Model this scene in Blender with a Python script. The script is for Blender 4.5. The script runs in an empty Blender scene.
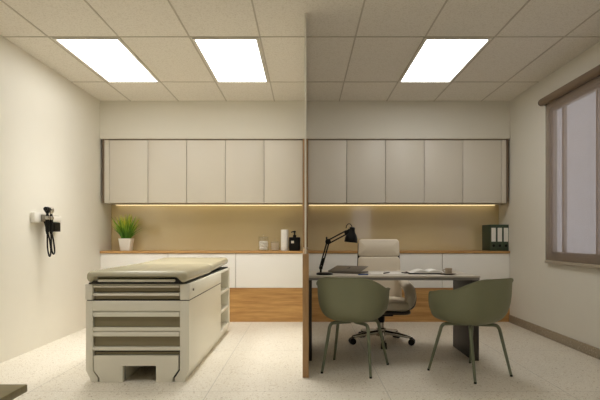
import bpy, bmesh, math, random
from mathutils import Vector, Matrix
C = bpy.context.scene.collection
PI = math.pi
random.seed(7)

# ------------------------------------------------------------------ colour / materials
def lin(r, g, b):
    f = lambda c: (c/255/12.92) if c/255 <= .04045 else ((c/255+.055)/1.055)**2.4
    return (f(r), f(g), f(b), 1)

def newmat(name):
    m = bpy.data.materials.new(name); m.use_nodes = True
    nt = m.node_tree
    return m, nt, nt.nodes, nt.links, nt.nodes['Principled BSDF']

def paint(name, rgb, rough=.5, metal=0, bump=0, bscale=200, var=.03, coat=0, sheen=0, spec=.5):
    m, nt, N, L, b = newmat(name)
    b.inputs['Roughness'].default_value = rough
    b.inputs['Metallic'].default_value = metal
    b.inputs['Coat Weight'].default_value = coat; b.inputs['Specular IOR Level'].default_value = spec
    tc = N.new('ShaderNodeTexCoord')
    nz = N.new('ShaderNodeTexNoise'); nz.inputs['Scale'].default_value = 6; nz.inputs['Detail'].default_value = 4
    L.new(tc.outputs['Object'], nz.inputs['Vector'])
    mx = N.new('ShaderNodeMix'); mx.data_type = 'RGBA'
    c = lin(*rgb)
    mx.inputs[6].default_value = tuple(x*(1-var) for x in c[:3])+(1,)
    mx.inputs[7].default_value = tuple(min(1, x*(1+var)) for x in c[:3])+(1,)
    L.new(nz.outputs['Fac'], mx.inputs[0]); L.new(mx.outputs[2], b.inputs['Base Color'])
    if bump:
        n2 = N.new('ShaderNodeTexNoise'); n2.inputs['Scale'].default_value = bscale; n2.inputs['Detail'].default_value = 3
        L.new(tc.outputs['Object'], n2.inputs['Vector'])
        bp = N.new('ShaderNodeBump'); bp.inputs['Strength'].default_value = bump; bp.inputs['Distance'].default_value = .002
        L.new(n2.outputs['Fac'], bp.inputs['Height']); L.new(bp.outputs['Normal'], b.inputs['Normal'])
    return m

def wood(name, light, dark, grain='x', rough=.45, scale=1.0):
    m, nt, N, L, b = newmat(name)
    b.inputs['Roughness'].default_value = rough
    tc = N.new('ShaderNodeTexCoord'); mp = N.new('ShaderNodeMapping')
    s = {'x': (1.2, 14, 14), 'y': (14, 1.2, 14), 'z': (14, 14, 1.2)}[grain]
    mp.inputs['Scale'].default_value = tuple(v*scale for v in s)
    L.new(tc.outputs['Object'], mp.inputs['Vector'])
    n1 = N.new('ShaderNodeTexNoise'); n1.inputs['Scale'].default_value = 1.6; n1.inputs['Detail'].default_value = 6; n1.inputs['Distortion'].default_value = .6
    n2 = N.new('ShaderNodeTexNoise'); n2.inputs['Scale'].default_value = 7; n2.inputs['Detail'].default_value = 3
    L.new(mp.outputs[0], n1.inputs['Vector']); L.new(mp.outputs[0], n2.inputs['Vector'])
    ad = N.new('ShaderNodeMath'); ad.operation = 'MULTIPLY_ADD'; ad.inputs[1].default_value = .35
    L.new(n2.outputs['Fac'], ad.inputs[0]); L.new(n1.outputs['Fac'], ad.inputs[2])
    rp = N.new('ShaderNodeValToRGB')
    rp.color_ramp.elements[0].position = .42; rp.color_ramp.elements[0].color = lin(*dark)
    rp.color_ramp.elements[1].position = .92; rp.color_ramp.elements[1].color = lin(*light)
    L.new(ad.outputs[0], rp.inputs['Fac']); L.new(rp.outputs['Color'], b.inputs['Base Color'])
    return m

def terrazzo(name, base, chips, tiles=True, rough=.42, scale=42):
    m, nt, N, L, b = newmat(name)
    b.inputs['Roughness'].default_value = rough
    tc = N.new('ShaderNodeTexCoord')
    def layer(scale, thr, col, prev, seed):
        mp = N.new('ShaderNodeMapping'); mp.inputs['Location'].default_value = (seed, seed*.7, seed*.3)
        L.new(tc.outputs['Object'], mp.inputs['Vector'])
        v = N.new('ShaderNodeTexVoronoi'); v.inputs['Scale'].default_value = scale
        L.new(mp.outputs[0], v.inputs['Vector'])
        sp = N.new('ShaderNodeSeparateColor'); L.new(v.outputs['Color'], sp.inputs['Color'])
        # chip radius varies per cell
        mu = N.new('ShaderNodeMath'); mu.operation = 'MULTIPLY'; mu.inputs[1].default_value = thr
        L.new(sp.outputs[0], mu.inputs[0])
        lt = N.new('ShaderNodeMath'); lt.operation = 'LESS_THAN'
        L.new(v.outputs['Distance'], lt.inputs[0]); L.new(mu.outputs[0], lt.inputs[1])
        mx = N.new('ShaderNodeMix'); mx.data_type = 'RGBA'
        if isinstance(prev, tuple): mx.inputs[6].default_value = prev
        else: L.new(prev, mx.inputs[6])
        mx.inputs[7].default_value = col
        L.new(lt.outputs[0], mx.inputs[0])
        return mx.outputs[2]
    nz = N.new('ShaderNodeTexNoise'); nz.inputs['Scale'].default_value = 2.2; nz.inputs['Detail'].default_value = 5
    L.new(tc.outputs['Object'], nz.inputs['Vector'])
    mx0 = N.new('ShaderNodeMix'); mx0.data_type = 'RGBA'
    c = lin(*base)
    mx0.inputs[6].default_value = tuple(x*.94 for x in c[:3])+(1,); mx0.inputs[7].default_value = tuple(min(1, x*1.05) for x in c[:3])+(1,)
    L.new(nz.outputs['Fac'], mx0.inputs[0])
    out = mx0.outputs[2]
    for i, (sc, thr, col) in enumerate(chips):
        out = layer(sc*scale/42, thr, lin(*col), out, 3.1*i+1)
    if tiles:
        br = N.new('ShaderNodeTexBrick'); br.offset = 0; br.inputs['Scale'].default_value = 1
        br.inputs['Brick Width'].default_value = 1.2; br.inputs['Row Height'].default_value = 1.2
        br.inputs['Mortar Size'].default_value = .0022; br.inputs['Mortar Smooth'].default_value = 0
        mp = N.new('ShaderNodeMapping'); mp.inputs['Location'].default_value = (.65, .25, 0)
        L.new(tc.outputs['Object'], mp.inputs['Vector']); L.new(mp.outputs[0], br.inputs['Vector'])
        mx = N.new('ShaderNodeMix'); mx.data_type = 'RGBA'
        L.new(out, mx.inputs[6]); mx.inputs[7].default_value = tuple(x*.62 for x in c[:3])+(1,)
        L.new(br.outputs['Fac'], mx.inputs[0]); out = mx.outputs[2]
    L.new(out, b.inputs['Base Color'])
    return m

def emit(name, rgb, strength):
    m = bpy.data.materials.new(name); m.use_nodes = True
    nt = m.node_tree; nt.nodes.clear()
    e = nt.nodes.new('ShaderNodeEmission'); o = nt.nodes.new('ShaderNodeOutputMaterial')
    e.inputs['Color'].default_value = rgb; e.inputs['Strength'].default_value = strength
    nt.links.new(e.outputs[0], o.inputs['Surface'])
    return m

def clear_glass(name, tint, gloss=.08, rough=.02):
    m = bpy.data.materials.new(name); m.use_nodes = True
    nt = m.node_tree; nt.nodes.clear(); N = nt.nodes; L = nt.links
    t = N.new('ShaderNodeBsdfTransparent'); t.inputs['Color'].default_value = tint
    g = N.new('ShaderNodeBsdfGlossy'); g.inputs['Roughness'].default_value = rough; g.inputs['Color'].default_value = (1, 1, 1, 1)
    mx = N.new('ShaderNodeMixShader'); o = N.new('ShaderNodeOutputMaterial')
    mx.inputs[0].default_value = gloss; L.new(t.outputs[0], mx.inputs[1]); L.new(g.outputs[0], mx.inputs[2]); L.new(mx.outputs[0], o.inputs['Surface'])
    return m

def frosted_glass(name, tint, diff, f_transp):
    m = bpy.data.materials.new(name); m.use_nodes = True
    nt = m.node_tree; nt.nodes.clear(); N = nt.nodes; L = nt.links
    t = N.new('ShaderNodeBsdfTransparent'); t.inputs['Color'].default_value = tint
    d = N.new('ShaderNodeBsdfDiffuse'); d.inputs['Color'].default_value = diff
    g = N.new('ShaderNodeBsdfGlossy'); g.inputs['Roughness'].default_value = .08
    m1 = N.new('ShaderNodeMixShader'); m1.inputs[0].default_value = f_transp
    L.new(d.outputs[0], m1.inputs[1]); L.new(t.outputs[0], m1.inputs[2])
    m2 = N.new('ShaderNodeMixShader'); m2.inputs[0].default_value = .06
    o = N.new('ShaderNodeOutputMaterial')
    L.new(m1.outputs[0], m2.inputs[1]); L.new(g.outputs[0], m2.inputs[2]); L.new(m2.outputs[0], o.inputs['Surface'])
    return m

def screen_fabric(name, rgb, f_transp, trans_rgb):
    m = bpy.data.materials.new(name); m.use_nodes = True
    nt = m.node_tree; nt.nodes.clear(); N = nt.nodes; L = nt.links
    tc = N.new('ShaderNodeTexCoord')
    nz = N.new('ShaderNodeTexNoise'); nz.inputs['Scale'].default_value = 3; nz.inputs['Detail'].default_value = 4
    L.new(tc.outputs['Object'], nz.inputs['Vector'])
    mxc = N.new('ShaderNodeMix'); mxc.data_type = 'RGBA'; c = lin(*rgb)
    mxc.inputs[6].default_value = tuple(x*.93 for x in c[:3])+(1,); mxc.inputs[7].default_value = tuple(x*1.07 for x in c[:3])+(1,)
    L.new(nz.outputs['Fac'], mxc.inputs[0])
    d = N.new('ShaderNodeBsdfDiffuse'); L.new(mxc.outputs[2], d.inputs['Color'])
    tr = N.new('ShaderNodeBsdfTranslucent'); tr.inputs['Color'].default_value = trans_rgb
    t = N.new('ShaderNodeBsdfTransparent')
    m1 = N.new('ShaderNodeMixShader'); m1.inputs[0].default_value = .35
    L.new(d.outputs[0], m1.inputs[1]); L.new(tr.outputs[0], m1.inputs[2])
    m2 = N.new('ShaderNodeMixShader'); m2.inputs[0].default_value = f_transp
    L.new(m1.outputs[0], m2.inputs[1]); L.new(t.outputs[0], m2.inputs[2])
    o = N.new('ShaderNodeOutputMaterial'); L.new(m2.outputs[0], o.inputs['Surface'])
    return m

def ceiling_mat():
    m, nt, N, L, b = newmat('ceiling tile')
    b.inputs['Roughness'].default_value = .9
    tc = N.new('ShaderNodeTexCoord')
    n1 = N.new('ShaderNodeTexNoise'); n1.inputs['Scale'].default_value = 95; n1.inputs['Detail'].default_value = 3
    L.new(tc.outputs['Object'], n1.inputs['Vector'])
    rp = N.new('ShaderNodeValToRGB')
    rp.color_ramp.elements[0].position = .34; rp.color_ramp.elements[0].color = lin(*CEIL_D)
    rp.color_ramp.elements[1].position = .52; rp.color_ramp.elements[1].color = lin(*CEIL_L)
    L.new(n1.outputs['Fac'], rp.inputs['Fac']); L.new(rp.outputs['Color'], b.inputs['Base Color'])
    bp = N.new('ShaderNodeBump'); bp.inputs['Strength'].default_value = .35; bp.inputs['Distance'].default_value = .003
    L.new(n1.outputs['Fac'], bp.inputs['Height']); L.new(bp.outputs['Normal'], b.inputs['Normal'])
    return m

CEIL_L = (236, 231, 221); CEIL_D = (222, 216, 204)
M = {}
M['wall'] = paint('wall paint', (231, 227, 215), .7, bump=.05, bscale=150, var=.015)
M['ceiling'] = ceiling_mat()
M['grid'] = paint('ceiling grid bar', (196, 188, 174), .6)
M['floor'] = terrazzo('terrazzo floor', (224, 217, 202), [(30, .34, (208, 197, 178)), (42, .30, (236, 230, 217)), (70, .30, (176, 161, 138)), (34, .20, (160, 144, 120)), (90, .30, (196, 182, 160))])
M['skirting'] = terrazzo('terrazzo skirting', (162, 148, 126), [(45, .36, (150, 134, 114)), (60, .32, (196, 184, 163)), (38, .25, (98, 84, 66))], tiles=False)
M['cab'] = paint('greige cabinet lacquer', (224, 217, 204), .42, var=.012)
M['cab_white'] = paint('off-white cabinet lacquer', (247, 245, 240), .4, var=.01)
M['cab_body'] = paint('cabinet carcass', (150, 140, 126), .5)
M['gap'] = paint('dark shadow gap', (124, 106, 86), .6)
M['trimwhite'] = paint('white trim', (226, 220, 206), .5)
M['splash'] = paint('tan gloss backsplash', (222, 204, 158), .09, var=.02, coat=1)
M['splash'].node_tree.nodes['Principled BSDF'].inputs['Specular IOR Level'].default_value = 1
M['splash'].node_tree.nodes['Principled BSDF'].inputs['Coat Roughness'].default_value = .09
M['oak_x'] = wood('oak along x', (216, 172, 112), (176, 130, 76), 'x')
M['oak_z'] = wood('oak along z', (182, 146, 102), (142, 108, 68), 'z')
M['oak_y'] = wood('oak along y', (182, 146, 102), (142, 108, 68), 'y')
M['oak_dark'] = wood('oak plinth', (206, 162, 100), (160, 114, 62), 'x')
M['glass_part'] = frosted_glass('frosted partition glass', (1, .99, .97, 1), lin(205, 200, 190), .35)
M['glass_edge'] = paint('pale glass edge profile', (240, 236, 224), .35)
M['win_glass'] = clear_glass('window glass', (.93, .96, .98, 1))
M['jar_glass'] = clear_glass('jar glass', (.972, .972, .962, 1), gloss=.06, rough=.02)
M['win_frame'] = paint('white window frame', (214, 208, 198), .45)
M['blind'] = screen_fabric('screen blind fabric', (150, 130, 106), .5, lin(170, 160, 158))
M['blind_rail'] = paint('blind brown rail', (122, 102, 80), .5)
M['blind_bar'] = paint('blind bottom bar', (172, 160, 142), .4)
M['lamp_frame'] = paint('white light frame', (226, 222, 212), .4)
M['table_shell'] = paint('cream table shell', (228, 224, 209), .38, var=.01)
M['table_inset'] = paint('taupe drawer inset', (136, 126, 98), .45)
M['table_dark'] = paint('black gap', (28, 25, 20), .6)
M['vinyl'] = paint('stone vinyl', (172, 165, 139), .27, bump=.06, bscale=120, var=.02)
M['green_shell'] = paint('sage green plastic', (128, 130, 103), .55, bump=.05, bscale=300)
M['green_leg'] = paint('sage green metal', (112, 118, 96), .4)
M['leather'] = paint('beige leather', (226, 214, 194), .48, bump=.12, bscale=160)
M['leather_edge'] = paint('dark brown shell', (46, 40, 34), .4)
M['chrome'] = paint('polished metal', (200, 196, 188), .18, metal=1)
M['steel'] = paint('brushed metal', (168, 162, 150), .35, metal=1)
M['black'] = paint('black plastic', (14, 13, 13), .4, spec=.25)
M['black_metal'] = paint('black lamp metal', (12, 11, 11), .35, spec=.25)
M['desk_top'] = paint('pale grey desk top', (202, 194, 182), .35)
M['desk_apron'] = paint('grey desk edge', (136, 130, 126), .45)
M['desk_panel'] = paint('dark graphite panel', (62, 57, 54), .45)
M['laptop'] = paint('space grey aluminium', (120, 112, 102), .35, metal=.7)
M['paper'] = paint('paper', (236, 233, 226), .6)
M['cup'] = paint('beige ceramic', (190, 172, 150), .4)
M['saucer'] = paint('brown ceramic', (98, 82, 66), .4)
M['blue'] = paint('blue plastic', (36, 84, 150), .35)
M['pot'] = paint('white ceramic pot', (236, 232, 224), .35)
M['soil'] = paint('soil', (60, 44, 30), .9)
M['binder'] = paint('dark green binder', (60, 76, 58), .5)
M['cotton'] = paint('cotton', (244, 241, 234), .9)
M['swab'] = paint('cotton pads', (226, 212, 190), .9)
M['white_cyl'] = paint('white satin plastic', (238, 235, 228), .35)
M['bottle'] = paint('black bottle', (20, 18, 16), .28, spec=.25)
M['dark_wood'] = wood('dark olive wood', (112, 98, 44), (84, 72, 28), 'x', rough=.4)

def leaf_mat():
    m, nt, N, L, b = newmat('grass leaf')
    b.inputs['Roughness'].default_value = .5
    g = N.new('ShaderNodeNewGeometry'); tc = N.new('ShaderNodeTexCoord')
    sp = N.new('ShaderNodeSeparateXYZ'); L.new(tc.outputs['Object'], sp.inputs[0])
    # yellow tips: leaf height combined with a random number per leaf
    mr = N.new('ShaderNodeMapRange'); mr.inputs[1].default_value = .2; mr.inputs[2].default_value = .5
    L.new(sp.outputs[2], mr.inputs[0])
    mu = N.new('ShaderNodeMath'); mu.operation = 'MULTIPLY'; L.new(mr.outputs[0], mu.inputs[0]); L.new(g.outputs['Random Per Island'], mu.inputs[1])
    rp = N.new('ShaderNodeValToRGB')
    rp.color_ramp.elements[0].position = .05; rp.color_ramp.elements[0].color = lin(78, 128, 34)
    rp.color_ramp.elements[1].position = .5; rp.color_ramp.elements[1].color = lin(232, 226, 84)
    e = rp.color_ramp.elements.new(.2); e.color = lin(146, 186, 54)
    L.new(mu.outputs[0], rp.inputs['Fac']); L.new(rp.outputs['Color'], b.inputs['Base Color'])
    return m
M['leaf'] = leaf_mat()

# ------------------------------------------------------------------ mesh helpers
def bm_box(bm, lo, hi, bevel=0, seg=2):
    t = bmesh.new()
    bmesh.ops.create_cube(t, size=1)
    lo = Vector(lo); hi = Vector(hi)
    for v in t.verts:
        v.co = Vector(((v.co.x+.5)*(hi.x-lo.x)+lo.x, (v.co.y+.5)*(hi.y-lo.y)+lo.y, (v.co.z+.5)*(hi.z-lo.z)+lo.z))
    if bevel:
        bmesh.ops.bevel(t, geom=list(t.edges), offset=bevel, segments=seg, affect='EDGES', profile=.5)
    join(bm, t)

def join(bm, t, mat=None):
    if mat is not None: t.transform(mat)
    me = bpy.data.meshes.new('tmp'); t.to_mesh(me); t.free(); bm.from_mesh(me); bpy.data.meshes.remove(me)

def bm_rings(bm, rings, closed=True, cap0=True, cap1=True):
    vs = [[bm.verts.new(p) for p in r] for r in rings]
    n = len(vs[0])
    for a, b in zip(vs, vs[1:]):
        for i in range(n if closed else n-1):
            j = (i+1) % n
            bm.faces.new((a[i], a[j], b[j], b[i]))
    if closed and cap0: bm.faces.new(list(reversed(vs[0])))
    if closed and cap1: bm.faces.new(vs[-1])
    return vs

def bm_lathe(bm, prof, c=(0, 0, 0), n=32, cap0=True, cap1=True, mat=None):
    t = bmesh.new()
    bm_rings(t, [[(c[0]+r*math.cos(2*PI*k/n), c[1]+r*math.sin(2*PI*k/n), c[2]+z) for k in range(n)] for r, z in prof], True, cap0, cap1)
    join(bm, t, mat)

def frame_of(d):
    d = d.normalized()
    u = Vector((0, 0, 1)) if abs(d.z) < .9 else Vector((1, 0, 0))
    a = d.cross(u).normalized(); b = a.cross(d).normalized()
    return a, b

def bm_tube(bm, pts, rad, n=12, cap=True, flat=None):
    pts = [Vector(p) for p in pts]
    if not isinstance(rad, (list, tuple)): rad = [rad]*len(pts)
    rings = []
    a = b = None
    for i, p in enumerate(pts):
        d = (pts[min(i+1, len(pts)-1)]-pts[max(i-1, 0)]).normalized()
        if a is None: a, b = frame_of(d)
        else:
            a = (a-d*a.dot(d)).normalized(); b = a.cross(d).normalized()*(1 if a.cross(d).dot(b) >= 0 else -1)
        ra = rad[i]; rb = ra if flat is None else ra*flat
        rings.append([p+a*ra*math.cos(2*PI*k/n)+b*rb*math.sin(2*PI*k/n) for k in range(n)])
    t = bmesh.new(); bm_rings(t, rings, True, cap, cap)
    bmesh.ops.recalc_face_normals(t, faces=t.faces)
    join(bm, t)

def smooth_path(pts, k=6):
    P = [Vector(p) for p in pts]; out = []
    for i in range(len(P)-1):
        p0 = P[max(i-1, 0)]; p1 = P[i]; p2 = P[i+1]; p3 = P[min(i+2, len(P)-1)]
        for j in range(k):
            t = j/k
            out.append(.5*((2*p1)+(-p0+p2)*t+(2*p0-5*p1+4*p2-p3)*t*t+(-p0+3*p1-3*p2+p3)*t**3))
    out.append(P[-1]); return out

def bm_prism(bm, poly, axis, a, b):
    """extrude a 2-D polygon along an axis from a to b; poly is given in the two other axes in order"""
    def P(p, t):
        return {'x': (t, p[0], p[1]), 'y': (p[0], t, p[1]), 'z': (p[0], p[1], t)}[axis]
    t = bmesh.new()
    bm_rings(t, [[P(p, a) for p in poly], [P(p, b) for p in poly]])
    bmesh.ops.recalc_face_normals(t, faces=t.faces)
    join(bm, t)

def rrect(hx, hy, r, n=8, m=0):
    r = max(min(r, hx-.0005, hy-.0005), .0005); out = []
    for cx, cy, a0 in ((hx-r, hy-r, 0), (-hx+r, hy-r, PI/2), (-hx+r, -hy+r, PI), (hx-r, -hy+r, 1.5*PI)):
        for k in range(n+1):
            t = a0+PI/2*k/n; out.append((cx+r*math.cos(t), cy+r*math.sin(t)))
    if m:   # extra points along the straight runs
        o2 = []
        for i, p in enumerate(out):
            o2.append(p)
            if i % (n+1) == n:
                q = out[(i+1) % len(out)]
                o2 += [(p[0]+(q[0]-p[0])*j/(m+1), p[1]+(q[1]-p[1])*j/(m+1)) for j in range(1, m+1)]
        out = o2
    return out

def bm_pad(bm, hx, hy, z0, z1, r, edge, crown=.0, mat=None, segs=5):
    """rounded cushion: stack of inset rounded rectangles"""
    t = bmesh.new(); rings = []
    prof = []
    for k in range(segs+1):
        a = PI/2*k/segs; prof.append((edge*(1-math.sin(a)), z0+edge*(1-math.cos(a))))
    for k in range(segs+1):
        a = PI/2*k/segs; prof.append((edge*(1-math.cos(a)), z1-edge+edge*math.sin(a)))
    m = min(hx, hy)
    for q in (.35, .65, .9): prof.append((edge+(m-edge)*q*.95, z1+crown*(1-(1-q)**2)))
    for ins, z in prof:
        rings.append([(x, y, z) for x, y in rrect(hx-ins, hy-ins, r-ins, 8, 16)])
    bm_rings(t, rings)
    join(bm, t, mat)

def obj(name, bm, mat, parent=None, loc=None, smooth=True, angle=35):
    me = bpy.data.meshes.new(name)
    bmesh.ops.recalc_face_normals(bm, faces=bm.faces)
    bm.to_mesh(me); bm.free()
    if smooth:
        for p in me.polygons: p.use_smooth = True
        me.set_sharp_from_angle(angle=math.radians(angle))
    me.materials.append(M[mat] if isinstance(mat, str) else mat)
    o = bpy.data.objects.new(name, me); C.objects.link(o)
    if parent: o.parent = parent
    if loc: o.location = loc
    return o

def thing(name, label, cat, loc=(0, 0, 0), rz=0, group=None):
    o = bpy.data.objects.new(name, None); C.objects.link(o)
    o.location = loc; o.rotation_euler = (0, 0, rz); o.empty_display_size = .1
    return tag(o, label, cat, group)

def tag(o, label, cat, group=None):
    o['label'] = label; o['category'] = cat
    if group: o['group'] = group
    return o

def struct(name, bm, mat, parent=None, smooth=True):
    o = obj(name, bm, mat, parent, smooth=smooth)
    if not parent: o['kind'] = 'structure'
    return o

def dup(root, loc, rz, label, group=None):
    r = root.copy(); C.objects.link(r); r.location = loc; r.rotation_euler = (0, 0, rz); r['label'] = label
    if group: r['group'] = group
    for ch in list(root.children):
        c = ch.copy(); C.objects.link(c); c.parent = r
        for g in list(ch.children):
            d = g.copy(); C.objects.link(d); d.parent = c
    return r

def box(name, lo, hi, mat, parent=None, bevel=0):
    bm = bmesh.new(); bm_box(bm, lo, hi, bevel); return obj(name, bm, mat, parent)

# ------------------------------------------------------------------ dimensions
XL, XR = -2.513, 2.513
YF, YB = 6.08, 6.445            # cabinet front plane, niche back
YN = -.9                        # wall behind the viewpoint
H = 2.71

# ------------------------------------------------------------------ shell
bm = bmesh.new(); bm_box(bm, (XL-.15, YN-.15, -.1), (XR+.15, YB+.15, 0)); struct('floor', bm, 'floor', smooth=False)
bm = bmesh.new(); bm_box(bm, (XL-.15, YN-.15, H), (XR+.15, YB+.15, H+.1)); struct('ceiling', bm, 'ceiling', smooth=False)
bm = bmesh.new(); bm_box(bm, (XL-.15, YN-.15, 0), (XL, YB+.15, H)); struct('wall_left', bm, 'wall', smooth=False)
bm = bmesh.new(); bm_box(bm, (XL, YB, 0), (XR, YB+.15, H)); struct('wall_back', bm, 'wall', smooth=False)
# rear wall with a window opening
RX0, RX1, RZ0, RZ1 = 1.30, 1.85, .75, 2.25
bm = bmesh.new()
bm_box(bm, (XL, YN-.15, 0), (RX0, YN, H)); bm_box(bm, (RX1, YN-.15, 0), (XR, YN, H))
bm_box(bm, (RX0, YN-.15, 0), (RX1, YN, RZ0)); bm_box(bm, (RX0, YN-.15, RZ1), (RX1, YN, H))
struct('wall_front', bm, 'wall', smooth=False)
# right wall with a window opening
WY0, WY1, WZ0, WZ1 = 3.30, 5.09, .86, 2.36
bm = bmesh.new()
bm_box(bm, (XR, YN-.15, 0), (XR+.075, WY0, H)); bm_box(bm, (XR, WY1, 0), (XR+.075, YB+.15, H))
bm_box(bm, (XR, WY0, 0), (XR+.075, WY1, WZ0)); bm_box(bm, (XR, WY0, WZ1), (XR+.075, WY1, H))
struct('wall_right', bm, 'wall', smooth=False)
bm = bmesh.new(); bm_box(bm, (XL, YF, 2.245), (XR, YB, H)); struct('wall_soffit', bm, 'wall', smooth=False)
bm = bmesh.new(); bm_box(bm, (XR-.014, YN, 0), (XR, YF, .09), .002); struct('baseboard_right', bm, 'skirting')

# windows
def window(name, u0, u1, z0, z1, mulls, place):
    """place(lo,hi) -> box corners; u is the in-wall axis"""
    root = bpy.data.objects.new(name, None); C.objects.link(root); root['kind'] = 'structure'
    bm = bmesh.new(); w = .032
    for a, b, c, d in ((u0, u0+w, z0, z1), (u1-w, u1, z0, z1), (u0+w, u1-w, z0, z0+w), (u0+w, u1-w, z1-w, z1)):
        bm_box(bm, *place(a, b, c, d, .012, .06), .004)
    for mu in mulls: bm_box(bm, *place(mu-.014, mu+.014, z0+w, z1-w, .016, .056), .004)
    obj('window_frame', bm, 'win_frame', root)
    bm = bmesh.new(); bm_box(bm, *place(u0+w, u1-w, z0+w, z1-w, .033, .039)); obj('window_pane', bm, 'win_glass', root, smooth=False)
    return root
window('window_1', WY0, WY1, WZ0, WZ1, (4.87, 4.30, 3.73), lambda a, b, c, d, p, q: ((XR+p, a, c), (XR+q, b, d)))
window('window_2', RX0, RX1, RZ0, RZ1, (), lambda a, b, c, d, p, q: ((a, YN-q, c), (b, YN-p, d)))

# ceiling grid bars
bm = bmesh.new(); g = .006
for s, x0, pitch in ((-1, .375, .588), (1, .42, .58)):
    for k in range(4):
        x = s*(x0+pitch*k); bm_box(bm, (x-g, YN, H-.004), (x+g, YF, H))
for y in (5.33, 4.13, 2.93, 1.73, .53, -.67): bm_box(bm, (XL, y-g, H-.004), (XR, y+g, H))
struct('trim_ceiling', bm, 'grid', smooth=False)

# central divider: oak half wall, glass above, bright edge
bm = bmesh.new(); bm_box(bm, (-.017, 3.691, 0), (.027, YF, .895)); wc = struct('wall_center', bm, 'wall')
bm = bmesh.new(); bm_box(bm, (-.018, 3.67, 0), (.028, 3.69, .916), .002); obj('edge_board', bm, 'oak_z', wc)
bm = bmesh.new(); bm_box(bm, (-.018, 3.6905, .8955), (.028, YF, .916), .002); obj('cap_board', bm, 'oak_y', wc)
root = bpy.data.objects.new('window_3', None); C.objects.link(root); root['kind'] = 'structure'
bm = bmesh.new(); bm_box(bm, (-.001, 3.715, .917), (.009, YF-.001, H-.001)); obj('glass_pane', bm, 'glass_part', root, smooth=False)
bm = bmesh.new(); bm_box(bm, (-.003, 3.70, .917), (.010, 3.714, H-.001)); obj('edge_profile', bm, 'glass_edge', root, smooth=False)
bm = bmesh.new(); bm_box(bm, (-.027, YF-.02, .917), (.036, YB, 2.243), .002); struct('trim_1', bm, 'oak_z')

# ceiling lights
L_STR = dict(l=5.7, r=7.6)
L_POW = dict(l=11.0, r=1.0, lf=2.5, rf=.4)
em_l = emit('light panel bright', (1, .985, .95, 1), L_STR['l'])
em_r = emit('light panel', (1, .985, .95, 1), L_STR['r'])
em_fill_r = emit('added fill panel right', (1, .985, .95, 1), 2.8)
em_fill_l = emit('added fill panel left', (1, .985, .95, 1), 3.4)
def ceiling_light(x0, x1, y0, y1, em, label, power):
    t = thing('ceiling_light', label, 'ceiling light', ((x0+x1)/2, (y0+y1)/2, H), 0, 'recessed ceiling light panels')
    hx, hy = (x1-x0)/2-.012, (y1-y0)/2-.012; w = .022
    bm = bmesh.new()
    for lo, hi in (((-hx, -hy), (hx, -hy+w)), ((-hx, hy-w), (hx, hy)), ((-hx, -hy+w), (-hx+w, hy-w)), ((hx-w, -hy+w), (hx, hy-w))):
        bm_box(bm, (lo[0], lo[1], -.014), (hi[0], hi[1], -.0005), .002, 1)
    obj('frame', bm, 'lamp_frame', t)
    box('diffuser', (-hx+w, -hy+w, -.008), (hx-w, hy-w, -.001), em, t)
    ld = bpy.data.lights.new('panel_lamp', 'AREA'); ld.shape = 'RECTANGLE'; ld.size = 2*(hx-w); ld.size_y = 2*(hy-w)
    ld.energy = power; ld.color = (1, .985, .95); ld.spread = math.radians(84)
    lo = bpy.data.objects.new('panel_lamp', ld); C.objects.link(lo); lo.parent = t; lo.location = (0, 0, -.010)
    return t
ceiling_light(-2.123, -1.539, 4.13, 5.33, em_l, 'bright ceiling light panel nearest the left wall, above the exam table', L_POW['l'])
ceiling_light(-.958, -.378, 4.13, 5.33, em_l, 'bright ceiling light panel just left of the glass divider', L_POW['l'])
ceiling_light(.99, 1.575, 4.13, 5.33, em_r, 'bright ceiling light panel above the desk on the right', L_POW['r'])
# added panels out of view nearer the viewpoint, put in for front fill light
ceiling_light(-2.123, -1.539, 1.73, 2.93, em_fill_l, 'added unseen ceiling fill panel nearer the viewer, along the left wall', L_POW['lf'])
ceiling_light(-.958, -.378, 1.73, 2.93, em_fill_l, 'added unseen ceiling fill panel nearer the viewer, left of the room centre', L_POW['lf'])
ceiling_light(.99, 1.575, 1.73, 2.93, em_fill_r, 'added unseen ceiling fill panel nearer the viewer, in the right half', L_POW['rf'])

# ------------------------------------------------------------------ cabinet wall
def cab_unit(x0, x1, z0, z1, y0, doorname, door_mat, name, label, cat, group):
    t = thing(name, label, cat, ((x0+x1)/2, (y0+YB)/2, z0), 0, group)
    hx = (x1-x0)/2; hy = (YB-y0)/2; h = z1-z0
    box('body', (-hx+.0005, -hy+.02, .001), (hx-.0005, hy-.002, h-.001), 'cab_body', t)
    box(doorname, (-hx+.003, -hy, .002), (hx-.003, -hy+.019, h-.003), door_mat, t, .0015)
    return t
up_l = [-2.403+.4752*k for k in range(6)]
up_r = [.037+.4752*k for k in range(6)]
LAB_L = ['tall greige upper cabinet at the left wall, directly above the potted plant',
         'greige upper cabinet second from the left wall, one right of the plant',
         'greige upper cabinet in the middle of the left row, third from the left wall',
         'greige upper cabinet above the cotton jars, one short of the wooden divider',
         'greige upper cabinet touching the wooden divider on its left, above the black pump bottle']
LAB_R = ['shaded upper cabinet touching the wooden divider on its right, above the black desk lamp',
         'shaded upper cabinet second right of the wooden divider, above the beige swivel chair',
         'shaded upper cabinet in the middle of the right row, third from the divider',
         'shaded upper cabinet fourth right of the divider, one left of the binders',
         'shaded upper cabinet last before the right wall, above the green binders']
ZU0, ZU1 = 1.459, 2.231
for k in range(5):
    cab_unit(up_l[k], up_l[k+1], ZU0, ZU1, YF+.005, 'door', 'cab', 'wall_cabinet', LAB_L[k], 'cabinet', 'upper cabinets left of the divider')
for k in range(5):
    cab_unit(up_r[k], up_r[k+1], ZU0, ZU1, YF+.005, 'door', 'cab', 'wall_cabinet', LAB_R[k], 'cabinet', 'upper cabinets right of the divider')
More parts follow.
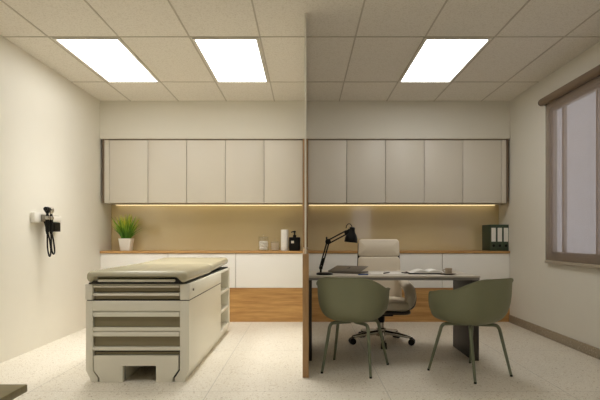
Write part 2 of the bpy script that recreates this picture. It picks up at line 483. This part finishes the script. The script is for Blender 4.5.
# fillers and shadow gaps
bm = bmesh.new(); bm_box(bm, (-2.462, YF+.004, ZU0), (-2.405, YB, ZU1), .0015); struct('trim_2', bm, 'cab')
bm = bmesh.new(); bm_box(bm, (2.415, YF+.004, ZU0), (2.468, YB, ZU1), .0015); struct('trim_3', bm, 'cab')
bm = bmesh.new(); bm_box(bm, (-2.482, YF-.002, ZU0), (-2.463, YB, 2.243)); struct('trim_4', bm, 'gap')
bm = bmesh.new(); bm_box(bm, (2.469, YF-.002, ZU0), (2.490, YB, 2.243)); struct('trim_5', bm, 'gap')
bm = bmesh.new()
bm_box(bm, (-2.462, YF+.01, ZU1+.0005), (-.028, YB, 2.2445)); bm_box(bm, (.037, YF+.01, ZU1+.0005), (2.468, YB, 2.2445)); struct('trim_6', bm, 'gap')
bm = bmesh.new(); bm_box(bm, (-2.488, YF-.006, 2.2455), (2.498, YF-.0005, 2.258)); struct('trim_7', bm, 'trimwhite')

# backsplash, LED strips
def slab_thing(name, label, cat, lo, hi, mat, bevel=0, group=None):
    c = [(a+b)/2 for a, b in zip(lo, hi)]; c[2] = lo[2]
    bm = bmesh.new(); bm_box(bm, [a-b for a, b in zip(lo, c)], [a-b for a, b in zip(hi, c)], bevel)
    return tag(obj(name, bm, mat, loc=c), label, cat, group)
ZW0, ZW1 = .843, .870
slab_thing('backsplash', 'bright tan backsplash panel behind the plant and jars', 'backsplash', (XL+.001, YB-.012, ZW1), (-.028, YB-.001, ZU0), 'splash')
slab_thing('backsplash', 'shaded tan backsplash panel behind the desk lamp and binders', 'backsplash', (.037, YB-.012, ZW1), (XR-.001, YB-.001, ZU0), 'splash')
em_led = emit('warm led', (1, .78, .42, 1), 2.6)
def led(x0, x1, label, em):
    t = thing('light_rail', label, 'light strip', ((x0+x1)/2, YB-.05, ZU0), 0, 'light strips under the upper cabinets')
    h = (x1-x0)/2
    box('channel', (-h, -.012, -.004), (h, .012, -.0005), 'lamp_frame', t)
    box('diffuser', (-h+.01, -.009, -.008), (h-.01, .009, -.0041), em, t)
led(-2.44, -.03, 'warm light strip under the upper cabinets left of the divider', em_led)
led(.04, 2.455, 'warm light strip under the upper cabinets right of the divider', em_led)

# worktops, base cabinets, plinths
slab_thing('worktop', 'oak worktop left of the divider carrying the plant and jars', 'worktop', (XL+.001, YF-.012, ZW0), (-.028, YB-.013, ZW1), 'oak_x', .002)
slab_thing('worktop', 'oak worktop right of the divider carrying the green binders', 'worktop', (.037, YF-.012, ZW0), (XR-.001, YB-.013, ZW1), 'oak_x', .002)
ZB0 = .417
bl = [XL+.002+(2.513-.022)/3*k for k in range(4)]; br = [.031+(2.511-.031)/3*k for k in range(4)]
LB = ['white base cabinet under the plant, at the left wall behind the exam table',
      'white base cabinet in the middle of the left row, behind the cushion end',
      'white base cabinet under the cotton jars, left of the divider',
      'white base cabinet right of the divider, behind the desk lamp and laptop',
      'white base cabinet behind the beige swivel chair',
      'white base cabinet under the green binders, at the right wall']
for k in range(3): cab_unit(bl[k], bl[k+1], ZB0, ZW0-.001, YF, 'drawer_front', 'cab_white', 'base_cabinet', LB[k], 'cabinet', 'white base cabinets left of the divider')
for k in range(3): cab_unit(br[k], br[k+1], ZB0, ZW0-.001, YF, 'drawer_front', 'cab_white', 'base_cabinet', LB[3+k], 'cabinet', 'white base cabinets right of the divider')
slab_thing('plinth', 'oak plinth panel under the white cabinets beside the exam table', 'plinth', (XL+.001, YF+.008, 0), (-.019, YB-.002, ZB0-.001), 'oak_dark')
slab_thing('plinth', 'oak plinth panel under the white cabinets behind the swivel chair', 'plinth', (.029, YF+.008, 0), (XR-.001, YB-.002, ZB0-.001), 'oak_dark')

# ------------------------------------------------------------------ roller blind
t = thing('roller_blind', 'brown translucent roller blind covering the window on the right wall', 'blind', (XR-.05, 4.19, .78))
y0, y1 = -.99, .945
bm = bmesh.new(); bm_tube(bm, [(0, y0-.02, 1.66), (0, y1+.02, 1.66)], .038, 24); obj('roller_tube', bm, 'blind_rail', t)
for yy, s in ((y0-.02, -1), (y1+.02, 1)):
    bm = bmesh.new(); bm_tube(bm, [(0, yy, 1.66), (0, yy+s*.018, 1.66)], .034, 24); bm_box(bm, (.0, yy+(0 if s > 0 else -.016), 1.63), (.049, yy+(.016 if s > 0 else 0), 1.69)); obj('bracket', bm, 'black', t)
bm = bmesh.new(); bm_box(bm, (.021, y0+.01, .02), (.0225, y1-.012, 1.645)); obj('fabric', bm, 'blind', t, smooth=False)
bm = bmesh.new(); bm_box(bm, (.012, y0+.005, -.005), (.032, y1-.008, .025), .006, 3); obj('bottom_bar', bm, 'blind_bar', t)

# ------------------------------------------------------------------ exam table
t = thing('exam_table', 'cream medical exam table with drawers and padded top', 'exam table', (-1.2025, 4.52, 0))
def sh(poly, a, b, mat, name, axis='y'):
    bm = bmesh.new(); bm_prism(bm, poly, axis, a, b); return obj(name, bm, mat, t)
W = .37
# main carcass: chamfered foot profile
prof = [(-W+.035, 0), (W-.035, 0), (W-.028, .03), (W, .085), (W, .585), (-W, .585), (-W, .085), (-W+.028, .03)]
bm = bmesh.new()
bm_prism(bm, [(-W+.035, .0), (-.105, 0), (-.105, .12), (.135, .12), (.135, 0), (W-.035, 0), (W-.028, .03), (W, .085), (W, .583), (-W, .583), (-W, .085), (-W+.028, .03)], 'y', -.90, .38)
# front frame: posts and rails
for s in (-1, 1):
    x_in = .322 if s < 0 else .305
    pl = [(s*(W-.035), 0), (s*(W-.028), .03), (s*W, .085), (s*W, .583), (s*x_in, .583), (s*x_in, .085), (s*(x_in-.037), .03), (s*(x_in-.037), 0)]
    bm_prism(bm, pl, 'y', -.96, -.90)
for za, zb in ((.507, .583), (.366, .391), (.226, .251)): bm_box(bm, (-.322, -.958, za), (.305, -.90, zb), .003)
# rear part: left half block, floor block, end panel
bm_prism(bm, [(-W+.035, 0), (.06, 0), (.06, .583), (-W, .583), (-W, .085), (-W+.028, .03)], 'y', .38, .96)
bm_prism(bm, [(.06, 0), (W-.035, 0), (W-.028, .03), (W, .085), (W, .11), (.06, .11)], 'y', .38, .96)
bm_box(bm, (.06, .90, .11), (W, .96, .70))
obj('body', bm, 'table_shell', t)
for z in (.288, .478):
    box('shelf', (.062, .381, z-.012), (W-.004, .899, z+.012), 'table_shell', t, .002)
# header ring
bm = bmesh.new()
bm_box(bm, (-W-.005, -.90, .590), (W+.005, .375, .704), .006)
bm_box(bm, (-W-.005, .375, .590), (.058, .96, .704), .006)
bm_box(bm, (.058, .375, .680), (W+.005, .96, .704), .004)
bm_box(bm, (-W-.005, -.965, .590), (-.322, -.895, .704), .006); bm_box(bm, (.305, -.965, .590), (W+.005, -.895, .704), .006)
bm_box(bm, (-.324, -.955, .698), (.307, -.895, .704), .003)
obj('header', bm, 'table_shell', t)
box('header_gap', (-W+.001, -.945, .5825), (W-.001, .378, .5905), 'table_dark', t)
def drawer(z0, z1, lip, name, label=None):
    bm = bmesh.new()
    y = -.952
    bm_prism(bm, [(y+.045, z1), (y+.006, z1), (y-.008, z1-.005), (y-.013, z1-lip*.5), (y-.010, z1-lip), (y+.003, z1-lip-.002), (y+.045, z1-lip-.002)], 'x', -.318, .301)
    d = obj(name, bm, 'table_shell', t)
    bm = bmesh.new(); bm_box(bm, (-.318, y+.012, z0), (.301, y+.045, z1-lip-.002), .002); obj('inset_panel', bm, 'table_inset', d)
    return d
drawer(.394, .504, .034, 'drawer'); drawer(.254, .363, .034, 'drawer')
drawer(.648, .698, .018, 'header_drawer'); drawer(.593, .640, .020, 'header_drawer')
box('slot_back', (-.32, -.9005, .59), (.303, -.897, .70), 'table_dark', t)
box('slot', (-.314, -.935, .193), (.297, -.923, .212), 'table_inset', t, .003)
bm = bmesh.new()
bm_prism(bm, [(-.270, .002), (-.270, .032), (-.311, .087), (-.311, .19), (.294, .19), (.294, .087), (.254, .032), (.254, .002), (.135, .002), (.135, .118), (-.105, .118), (-.105, .002)], 'y', -.966, -.925)
obj('step_panel', bm, 'table_shell', t)
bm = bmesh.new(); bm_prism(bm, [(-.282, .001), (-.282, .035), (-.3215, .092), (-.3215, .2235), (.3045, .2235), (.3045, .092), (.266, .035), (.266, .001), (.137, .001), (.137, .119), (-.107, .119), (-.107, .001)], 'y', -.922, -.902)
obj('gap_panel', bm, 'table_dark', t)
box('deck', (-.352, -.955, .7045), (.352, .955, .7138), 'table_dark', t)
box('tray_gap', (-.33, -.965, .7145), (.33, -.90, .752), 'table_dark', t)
box('paper_tray', (-.275, -.990, .722), (.275, -.966, .741), 'table_shell', t, .006)
# cushions
bm = bmesh.new(); bm_pad(bm, .364, .505, .714, .800, .075, .038, .010, Matrix.Translation((0, -.510, 0)), 6)
bm.verts.ensure_lookup_table()
for v in bm.verts:
    if v.co.z < .763 and v.co.y < -.8:
        f = max(0, min(1, (.335-abs(v.co.x))/.06))*max(0, min(1, (-.8-v.co.y)/.1)); f = f*f*(3-2*f); v.co.z += (.763-v.co.z)*f
obj('cushion', bm, 'vinyl', t)
bm = bmesh.new(); bm_pad(bm, .364, .485, -.036, .036, .08, .035, .014, Matrix.Translation((0, .47, .771)) @ Matrix.Rotation(math.radians(1.3), 4, 'X'), 6)
obj('backrest_cushion', bm, 'vinyl', t)
bm = bmesh.new(); bm_tube(bm, [(.376, -.86, .655), (.384, -.86, .655)], .009, 16); obj('knob', bm, 'cab_body', t)

# ------------------------------------------------------------------ wall instrument set
t = thing('diagnostic_set', 'wall-mounted medical diagnostic set with two black handles on looped cords', 'medical instrument', (XL, 4.70, 1.22))
box('wall_plate', (.001, -.165, -.032), (.026, .325, .036), 'steel', t, .004)
box('transformer', (.001, -.17, -.045), (.045, -.058, .05), 'lamp_frame', t, .008)
box('holder', (.0265, -.055, -.02), (.072, .07, .03), 'steel', t, .006)
box('dispenser', (.001, .17, -.125), (.06, .28, -.034), 'black', t, .006)
box('end_block', (.001, .14, -.03), (.045, .33, .03), 'lamp_frame', t, .006)
for k, yy in enumerate((-.045, .025)):
    bm = bmesh.new(); bm_lathe(bm, [(.010, -.15), (.017, -.12), (.018, -.02), (.015, .02), (.012, .04)], (.095, yy, 0), 20); hd = obj('handle', bm, 'black', t)
    bm = bmesh.new(); bm_lathe(bm, [(.012, .041), (.016, .05), (.024, .06), (.026, .085), (.018, .10), (.008, .105)], (.095, yy, 0), 20)
    bm_tube(bm, [(.095, yy, .08), (.095, yy-.035, .085)], [.014, .02], 16); obj('instrument_head', bm, 'chrome' if k else 'black', hd)
    bm = bmesh.new(); pts = smooth_path([(.095, yy, -.14), (.10, yy-.005, -.28), (.105, yy+.02, -.36+.02*k), (.10, yy+.055, -.31), (.085, yy+.05, -.18), (.05, yy+.03, -.03)], 8)
    bm_tube(bm, pts, .0075, 8); obj('cord', bm, 'black', t)
    bm = bmesh.new(); bm_lathe(bm, [(.022, -.015), (.026, .0), (.022, .018)], (.095, yy, .0), 20); obj('cradle', bm, 'chrome', t)
    bm = bmesh.new(); bm_tube(bm, [(.07, yy, 0), (.08, yy, 0)], .012, 12); obj('bracket', bm, 'steel', t)

# ------------------------------------------------------------------ plant
t = thing('potted_plant', 'green and yellow grass plant in white pot on the oak worktop', 'plant', (-2.24, 6.22, ZW1))
bm = bmesh.new()
rings = []
for h, z in ((.055, 0), (.059, .004), (.076, .150), (.076, .154), (.070, .154), (.069, .135)): rings.append([(x, y, z) for x, y in rrect(h, h, .012, 4)])
bm_rings(bm, rings); obj('pot', bm, 'pot', t)
box('soil', (-.066, -.066, .11), (.066, .066, .138), 'soil', t)
bm = bmesh.new()
rnd = random.Random(3)
for i in range(240):
    a = rnd.uniform(0, 2*PI); r0 = rnd.uniform(0, .055); lean = rnd.uniform(.0, .19)*(.3+r0/.055*.8); hgt = rnd.uniform(.14, .34)*(1-.8*lean)
    bx, by = r0*math.cos(a), r0*math.sin(a); w = rnd.uniform(.006, .012)
    tw = rnd.uniform(0, 2*PI); ux, uy = math.cos(tw)*w, math.sin(tw)*w
    prev = None
    for k in range(6):
        q = k/5; rr = lean*q**1.7
        px, py, pz = bx+rr*math.cos(a), by+rr*math.sin(a), .134+hgt*q
        if py > .17: py = .17
        f = (1-q**2.2)*.9+.1
        cur = (bm.verts.new((px-ux*f, py-uy*f, pz)), bm.verts.new((px+ux*f, py+uy*f, pz)))
        if prev: bm.faces.new((prev[0], prev[1], cur[1], cur[0]))
        prev = cur
obj('foliage', bm, 'leaf', t, smooth=False)

# ------------------------------------------------------------------ jars, cylinder, bottle
def jar(x, r, h, label):
    t = thing('glass_jar', label, 'jar', (x, 6.21, ZW1), 0, 'cotton jars on the worktop')
    bm = bmesh.new(); bm_lathe(bm, [(r*.9, 0), (r, .006), (r, h-.012), (r*.94, h), (r*.90, h), (r*.96, h-.014), (r*.96, .008), (r*.85, .006)], n=32); obj('jar_body', bm, 'jar_glass', t)
    bm = bmesh.new(); bm_lathe(bm, [(r*.86, h-.01), (r*.88, h), (r*1.03, h+.001), (r*1.03, h+.008), (r*.5, h+.014), (.006, h+.016), (.012, h+.024), (.014, h+.034), (.008, h+.042)], n=32); obj('lid', bm, 'jar_glass', t)
    return t
j = jar((263.5-305)/496*6.21, .066, .172, 'larger glass jar of white cotton balls on the oak worktop')
bm = bmesh.new(); rnd = random.Random(5)
for z, ring in ((.028, 6), (.066, 6), (.10, 4)):
    for k in range(ring+1):
        a = 2*PI*k/ring+z*20; rr = .036 if k < ring else 0
        s = bmesh.new(); bmesh.ops.create_icosphere(s, subdivisions=2, radius=.024)
        join(bm, s, Matrix.Translation((rr*math.cos(a), rr*math.sin(a), z+rnd.uniform(-.003, .003))))
o = obj('cotton_balls', bm, 'cotton', j); o['kind'] = 'stuff'
j = jar((275-305)/496*6.21, .056, .112, 'smaller glass jar of cotton pads on the oak worktop')
bm = bmesh.new()
prof = []
for k in range(9): prof += [(.044, .009+k*.010), (.048, .012+k*.010), (.048, .016+k*.010), (.044, .018+k*.010)]
bm_lathe(bm, prof, n=28); o = obj('cotton_pads', bm, 'swab', j); o['kind'] = 'stuff'
bm = bmesh.new(); bm_lathe(bm, [(.043, 0), (.047, .004), (.047, .258), (.044, .264), (.030, .264), (.030, .24)], n=32)
tag(obj('white_canister', bm, 'white_cyl', loc=((284.7-305)/496*6.2, 6.2, ZW1)), 'tall plain white cylinder between the jars and the black pump bottle', 'canister')
t = thing('pump_bottle', 'square black pump bottle beside the wooden divider', 'bottle', ((294.6-305)/496*6.18, 6.18, ZW1))
bm = bmesh.new(); bm_pad(bm, .070, .040, 0, .170, .02, .010); obj('bottle_body', bm, 'bottle', t)
bm = bmesh.new(); bm_lathe(bm, [(.021, .166), (.021, .196), (.010, .198), (.008, .225), (.015, .228), (.015, .246), (.006, .25)], n=20)
bm_tube(bm, [(0, 0, .238), (-.02, -.01, .238), (-.045, -.02, .230)], [.008, .007, .005], 10); obj('pump', bm, 'bottle', t)
bm = bmesh.new(); bm_box(bm, (-.042, -.0412, .095), (-.008, -.0398, .125)); obj('label_sticker', bm, 'cab', t)

# ------------------------------------------------------------------ binders
xb = 2.288
for k, lab in enumerate(('dark green binder on the worktop, leftmost of three', 'dark green binder between the other two on the worktop', 'dark green binder nearest the right wall, on the worktop')):
    t = thing('ring_binder', lab, 'binder', (xb+.0385+.0765*k, 6.265, ZW1), 0, 'green ring binders on the worktop')
    bm = bmesh.new(); bm_box(bm, (-.037, -.142, 0), (-.033, .145, .325), .001); bm_box(bm, (.033, -.142, 0), (.037, .145, .325), .001); bm_box(bm, (-.037, -.146, 0), (.037, -.142, .325), .001); obj('cover', bm, 'binder', t)
    box('page_block', (-.030, -.13, .008), (.030, .135, .305), 'paper', t)
    box('spine_label', (-.027, -.1472, .115), (.027, -.146, .285), 'paper', t)
    bm = bmesh.new(); bm_tube(bm, [(0, -.1462, .065), (0, -.149, .065)], .016, 20); obj('finger_ring', bm, 'black', t)

# ------------------------------------------------------------------ desk
t = thing('desk', 'grey desk with dark side panels standing against the central divider', 'desk', (.75, 4.47, 0))
ZD = .715
def db(name, lo, hi, mat, bev=.002): return box(name, (lo[0]-.75, lo[1]-4.47, lo[2]), (hi[0]-.75, hi[1]-4.47, hi[2]), mat, t, bev)
db('tabletop', (.032, 4.15, ZD-.014), (1.467, 4.80, ZD), 'desk_top')
db('apron', (.034, 4.155, ZD-.036), (1.464, 4.795, ZD-.0145), 'desk_apron')
db('side_panel', (1.411, 4.17, 0), (1.463, 4.73, ZD-.0365), 'desk_panel')
db('side_panel', (.033, 4.17, 0), (.058, 4.73, ZD-.0365), 'desk_panel')

# desk lamp
t = thing('desk_lamp', 'black adjustable desk lamp on the desk beside the divider', 'lamp', (.17, 4.31, ZD))
def LP(X, z): return Vector(((X-.17)*.97-.002, 0, (z-ZD)*.985))
bm = bmesh.new(); bm_lathe(bm, [(.070, 0), (.072, .004), (.070, .014), (.062, .018), (.02, .020)], n=40); obj('base', bm, 'black_metal', t)
a, b, c, d = LP(.138, .775), LP(.203, 1.002), LP(.368, 1.088), LP(.392, 1.11)
bm = bmesh.new(); bm_tube(bm, [(a.x, 0, .018), (a.x, 0, a.z)], .009); bm_tube(bm, [a+Vector((0, -.016, 0)), a+Vector((0, .016, 0))], .016, 16); obj('stem', bm, 'black_metal', t)
bm = bmesh.new()
dirv = (b-a).normalized(); nrm = Vector((-dirv.z, 0, dirv.x))
for s in (-1, 1): bm_tube(bm, [a+nrm*s*.009+Vector((0, s*.004, 0)), b+nrm*s*.009+Vector((0, s*.004, 0))], .0065)
bm_tube(bm, [a+dirv*.02, a+dirv*.09], .010); obj('lower_arm', bm, 'black_metal', t)
bm = bmesh.new(); bm_tube(bm, [b+Vector((0, -.02, .004)), b+Vector((0, .02, .004))], .024, 20)
bm_tube(bm, [b+Vector((-.012, 0, .01)), b+Vector((-.012, 0, .045))], .007); obj('elbow_joint', bm, 'black_metal', t)
bm = bmesh.new(); dv = (c-b).normalized(); nv = Vector((-dv.z, 0, dv.x))
for s in (-1, 1): bm_tube(bm, [b+nv*s*.014, c+nv*s*.014], .006)
bm_tube(bm, [c+Vector((0, -.015, 0)), c+Vector((0, .015, 0))], .020, 16); obj('upper_arm', bm, 'black_metal', t)
tilt = Matrix.Translation(LP(.407, 1.0)) @ Matrix.Rotation(math.radians(6), 4, 'Y')
bm = bmesh.new(); bm_lathe(bm, [(.056, 0), (.057, .004), (.055, .035), (.046, .062), (.031, .085), (.025, .105), (.024, .130), (.010, .134), (.010, .128), (.020, .10), (.04, .06), (.051, .03), (.054, 0)], n=36, cap0=False, cap1=False, mat=tilt); obj('lamp_shade', bm, 'black_metal', t)
bm = bmesh.new(); ctr = LP(.392, 1.125)
bm_tube(bm, [ctr+Vector((.026*math.cos(q), 0, .038*math.sin(q))) for q in [PI*k/14 for k in range(15)]], .0035, 8)
bm_tube(bm, [c, ctr+Vector((0.004, 0, -.01))], .010); obj('shade_bracket', bm, 'black_metal', t)
bm = bmesh.new(); s = bmesh.new(); bmesh.ops.create_uvsphere(s, u_segments=16, v_segments=10, radius=.022); join(bm, s, Matrix.Translation(LP(.410, 1.035))); obj('bulb', bm, 'white_cyl', t)

# laptop, half closed
t = thing('laptop', 'grey half-closed laptop lying askew on the desk', 'laptop', (.345, 4.42, ZD), math.radians(-27))
box('base', (-.155, 0, .002), (.155, .215, .016), 'laptop', t, .004)
lid = Matrix.Translation((0, .003, .017)) @ Matrix.Rotation(math.radians(10), 4, 'X')
bm = bmesh.new(); bm_box(bm, (-.155, 0, 0), (.155, .215, .006), .0028); bm.transform(lid); ld = obj('lid', bm, 'laptop', t)
bm = bmesh.new()
bm_lathe(bm, [(.001, .0062), (.013, .0062), (.013, .0068), (.001, .0068)], (0, .115, 0), 20); bm_tube(bm, [(.002, .130, .0064), (.007, .140, .0064)], [.003, .002], 8); bm.transform(lid); obj('lid_logo', bm, 'black', ld)
t = tag(box('pen', (-.045, -.005, 0), (.045, .005, .009), 'blue', bevel=.003), 'blue pen on the desk beside the laptop', 'pen'); t.location = (.50, 4.26, ZD+.0002); t.rotation_euler = (0, 0, .12)
# papers, pens, book, cup
t = tag(box('paper_sheet', (-.15, -.10, 0), (.15, .10, .002), 'paper'), 'white paper sheet on the desk in front of the swivel chair', 'paper'); t.location = (.73, 4.47, ZD+.0003); t.rotation_euler = (0, 0, .06)
def pen(loc, rz, label, l=.14):
    bm = bmesh.new(); bm_tube(bm, [(-l/2, 0, .005), (-l/2+.01, 0, .005), (l/2-.02, 0, .005), (l/2, 0, .005)], [.003, .005, .005, .0015], 10)
    o = tag(obj('pen', bm, 'black', loc=loc), label, 'pen'); o.rotation_euler = (0, 0, rz); return o
pen((.73, 4.43, ZD+.0025), 1.0, 'black pen lying on the white paper sheet')
pen((.915, 4.45, ZD+.0003), -.35, 'black pen on the desk left of the open book', .10)
t = thing('open_book', 'open book with white pages lying on the desk', 'book', (1.09, 4.46, ZD), -.06)
bm = bmesh.new(); bm_box(bm, (-.168, -.118, .0005), (.168, .118, .010), .001); obj('cover', bm, 'black', t)
for s in (-1, 1):
    bm = bmesh.new(); prev = None; rings = []
    for k in range(13):
        q = k/12; x = s*(.003+.155*q); z = .012+.026*math.sin(PI*min(1, q*1.15+.08))**.8*(1-.25*q)
        rings.append([(x, -.11, .0103), (x, .11, .0103), (x, .11, z), (x, -.11, z)])
    bm_rings(bm, rings); obj('page_block', bm, 'paper', t)
t = tag(obj('saucer', (lambda b: (bm_lathe(b, [(.035, 0), (.045, .003), (.066, .009), (.064, .011), (.03, .006)], n=36), b)[1])(bmesh.new()), 'saucer', loc=(1.245, 4.30, ZD+.0002)), 'brown saucer under the beige cup on the desk', 'saucer')
t = thing('coffee_cup', 'small beige cup on a saucer at the right end of the desk', 'cup', (1.245, 4.30, ZD+.0064))
bm = bmesh.new(); bm_lathe(bm, [(.022, 0), (.027, .003), (.030, .045), (.0305, .05), (.028, .05), (.025, .008)], n=28); obj('cup_body', bm, 'cup', t)
bm = bmesh.new(); bm_tube(bm, smooth_path([(-.029, 0, .040), (-.045, 0, .036), (-.046, 0, .02), (-.028, 0, .014)], 5), .004, 8); obj('cup_handle', bm, 'cup', t)

# ------------------------------------------------------------------ green armchairs
def rim(th):
    """th 0 = back centre, pi = front centre; returns plan x, y, z of the rim"""
    a = abs(th)
    def ss(e0, e1, x):
        q = max(0, min(1, (x-e0)/(e1-e0))); return q*q*(3-2*q)
    n = 2.9; cx, cy = math.sin(th), -math.cos(th)
    k = (abs(cx)**n+abs(cy)**n)**(-1/n)
    hx = .270-.010*ss(.9, 0, a); hy = .262 if a < PI/2 else .284
    z = .737-.088*ss(.45, 1.40, a)-.028*ss(1.5, 2.2, a)-.165*ss(2.18, 2.62, a)
    return cx*k*hx, cy*k*hy, z
def make_armchair(label, loc, rz):
    t = thing('armchair', label, 'chair', loc, rz, 'green armchairs in front of the desk')
    z0 = .378; NT = 72; NV = 12
    bm = bmesh.new(); rings = []
    for i in range(1, NV+1):
        v = i/NV; r = []
        f = 1-(1-v)**2.3; g = v**2.6
        for k in range(NT):
            th = -PI+2*PI*k/NT; x, y, z = rim(th)
            r.append((x*f, y*f, z0+(z-z0)*g))
        rings.append(r)
    # rolled rim
    r = []
    for k in range(NT):
        th = -PI+2*PI*k/NT; x, y, z = rim(th); r.append((x*1.028, y*1.028, z-.003))
    rings.append(r)
    vs = bm_rings(bm, rings, True, False, False)
    c = bm.verts.new((0, 0, z0-.001))
    for k in range(NT): bm.faces.new((c, vs[0][(k+1) % NT], vs[0][k]))
    bmesh.ops.recalc_face_normals(bm, faces=bm.faces)
    o = obj('shell', bm, 'green_shell', t, angle=60)
    md = o.modifiers.new('solid', 'SOLIDIFY'); md.thickness = .009; md.offset = 1
    md = o.modifiers.new('sub', 'SUBSURF'); md.levels = 1; md.render_levels = 1
    for sx in (-1, 1):
        for sy, fx, tx in ((1, .228, .165), (-1, .19, .15)):
            top = Vector((sx*tx, sy*.135, .367)); foot = Vector((sx*fx, sy*.215, .004))
            pts = [foot, foot.lerp(top, .5), foot.lerp(top, .93), top+Vector((-sx*.012, -sy*.012, .004)), Vector((sx*.09, sy*.075, .374)), Vector((sx*.02, sy*.02, .374))]
            bm = bmesh.new(); bm_tube(bm, pts[:3]+smooth_path(pts[2:5], 4)[1:]+pts[5:], [.0095, .0115, .013]+[.013]*9 + [.012], 14)
            lg = obj('leg', bm, 'green_leg', t)
            bm = bmesh.new(); bm_lathe(bm, [(.0095, 0), (.0105, .002), (.0105, .012), (.0095, .014)], (foot.x, foot.y, 0), 14); obj('foot_glide', bm, 'black', lg)
    return t
proto = make_armchair('sage green armchair on the left, close to the divider', (.384, 3.925, 0), -math.radians(21))
dup(proto, (1.27, 3.80, 0), math.radians(29), 'sage green armchair on the right, turned toward the desk end panel')

# ------------------------------------------------------------------ swivel chair (faces the viewer)
t = thing('office_chair', 'beige leather high-back swivel chair with polished star base behind the desk', 'chair', (.752, 4.90, 0), math.radians(-4))
for k in range(5):
    a = -PI/2+2*PI*k/5; ca, sa = math.cos(a), math.sin(a)
    bm = bmesh.new(); bm_tube(bm, [(.03*ca, .03*sa, .105), (.16*ca, .16*sa, .092), (.30*ca, .30*sa, .072)], [.030, .026, .019], 12, flat=.8); st = obj('base_arm', bm, 'chrome', t)
    bm = bmesh.new(); bm_tube(bm, [(.30*ca, .30*sa, .04), (.30*ca, .30*sa, .075)], .009)
    for s in (-1, 1): bm_tube(bm, [(.30*ca-sa*s*.008, .30*sa+ca*s*.008, .03), (.30*ca-sa*s*.026, .30*sa+ca*s*.032, .031)], .031, 20)
    obj('caster', bm, 'black', st)
bm = bmesh.new(); bm_lathe(bm, [(.05, .07), (.052, .14), (.030, .15), (.030, .20)], n=24); obj('hub', bm, 'chrome', t)
bm = bmesh.new(); bm_lathe(bm, [(.027, .201), (.034, .21), (.038, .285)], n=24); obj('column', bm, 'black', t)
bm = bmesh.new(); bm_box(bm, (-.11, -.12, .275), (.11, .13, .315), .012); bm_tube(bm, [(.10, -.02, .295), (.25, -.03, .30)], .007); obj('mechanism', bm, 'black', t)
bm = bmesh.new(); bm_pad(bm, .262, .255, .313, .345, .09, .014, 0, Matrix.Translation((0, -.02, 0))); obj('seat_shell', bm, 'leather_edge', t)
bm = bmesh.new(); bm_pad(bm, .255, .25, .344, .432, .09, .036, .012, Matrix.Translation((0, -.02, 0)), 6); obj('seat', bm, 'leather', t)
# back: two stacked cushions on a dark shell, leaning back
lean = Matrix.Translation((0, .235, .40)) @ Matrix.Rotation(math.radians(-8), 4, 'X')
def upright(hx, z0, z1, th, y, r, edge, crown, taper=0):
    b = bmesh.new(); bm_pad(b, hx, (z1-z0)/2, 0, th, r, edge, crown, None, 5)
    # pad grows along +z; turn so that it faces -y
    b.transform(Matrix.Translation((0, y, (z0+z1)/2)) @ Matrix.Rotation(PI/2, 4, 'X'))
    for v in b.verts:
        q = v.co.z/.62; v.co.x *= 1-taper*max(0, q); v.co.y += -.05*max(0, .5-abs(q-.35))*0 + .0
        v.co.y += -.18*(v.co.x*v.co.x)                      # wrap forward at the sides
    b.transform(lean); return b
obj('back_shell', upright(.238, -.02, .625, .022, .060, .06, .009, 0, .10), 'leather_edge', t)
obj('backrest', upright(.232, .0, .4395, .058, .037, .035, .016, .012, .10), 'leather', t)
obj('headrest', upright(.232, .440, .622, .058, .037, .035, .016, .012, .10), 'leather', t)
for s in (-1, 1):
    # closed loop: back edge, arm top, front, seat side
    path = smooth_path([(s*.190, .25, .68), (s*.222, .15, .612), (s*.248, .02, .562), (s*.260, -.10, .535), (s*.262, -.17, .485), (s*.252, -.175, .42), (s*.24, -.09, .385), (s*.235, .02, .372)], 6)
    n = len(path)
    bm = bmesh.new(); bm_tube(bm, path, [.030+.024*math.sin(PI*min(1, i/(n-1)))**.7 for i in range(n)], 18); ar = obj('armrest', bm, 'leather', t)
    out = [p+Vector((s*.020, .014, -.016)) for p in path[10:]]
    bm = bmesh.new(); bm_tube(bm, out, [.030+.010*math.sin(PI*i/(len(out)-1)) for i in range(len(out))], 14); obj('armrest_shell', bm, 'leather_edge', ar)

# ------------------------------------------------------------------ low dark table in the near left corner
t = thing('low_table', 'corner of a dark olive wooden low table at the near left', 'table', (-1.62, 1.65, 0))
box('tabletop', (-.5, -.35, .418), (.503, .35, .45), 'dark_wood', t, .006)
for sx in (-1, 1):
    for sy in (-1, 1): box('leg', (sx*.34-.02, sy*.22-.02, 0), (sx*.34+.02, sy*.22+.02, .4175), 'dark_wood', t, .003)

# ------------------------------------------------------------------ world, camera
w = bpy.data.worlds.new('World'); bpy.context.scene.world = w; w.use_nodes = True
bg = w.node_tree.nodes['Background']; bg.inputs[0].default_value = (.98, .90, .90, 1); bg.inputs[1].default_value = 1.1
cam = bpy.data.cameras.new('Camera'); co = bpy.data.objects.new('Camera', cam); C.objects.link(co)
co.location = (0, 0, 1.042); co.rotation_euler = (PI/2, 0, 0)
cam.sensor_width = 36; cam.lens = 36*496/600; cam.shift_x = -5/600; cam.shift_y = 37/600; cam.clip_start = .02
sc = bpy.context.scene; sc.camera = co
sc.view_settings.view_transform = 'Standard'; sc.view_settings.look = 'None'
sc.view_settings.exposure = 0; sc.view_settings.gamma = 1; sc.view_settings.use_curve_mapping = False
sc.cycles.max_bounces = 12; sc.cycles.diffuse_bounces = 6; sc.cycles.transparent_max_bounces = 16
sc.cycles.use_denoising = True
sc.cycles.sample_clamp_indirect = 12
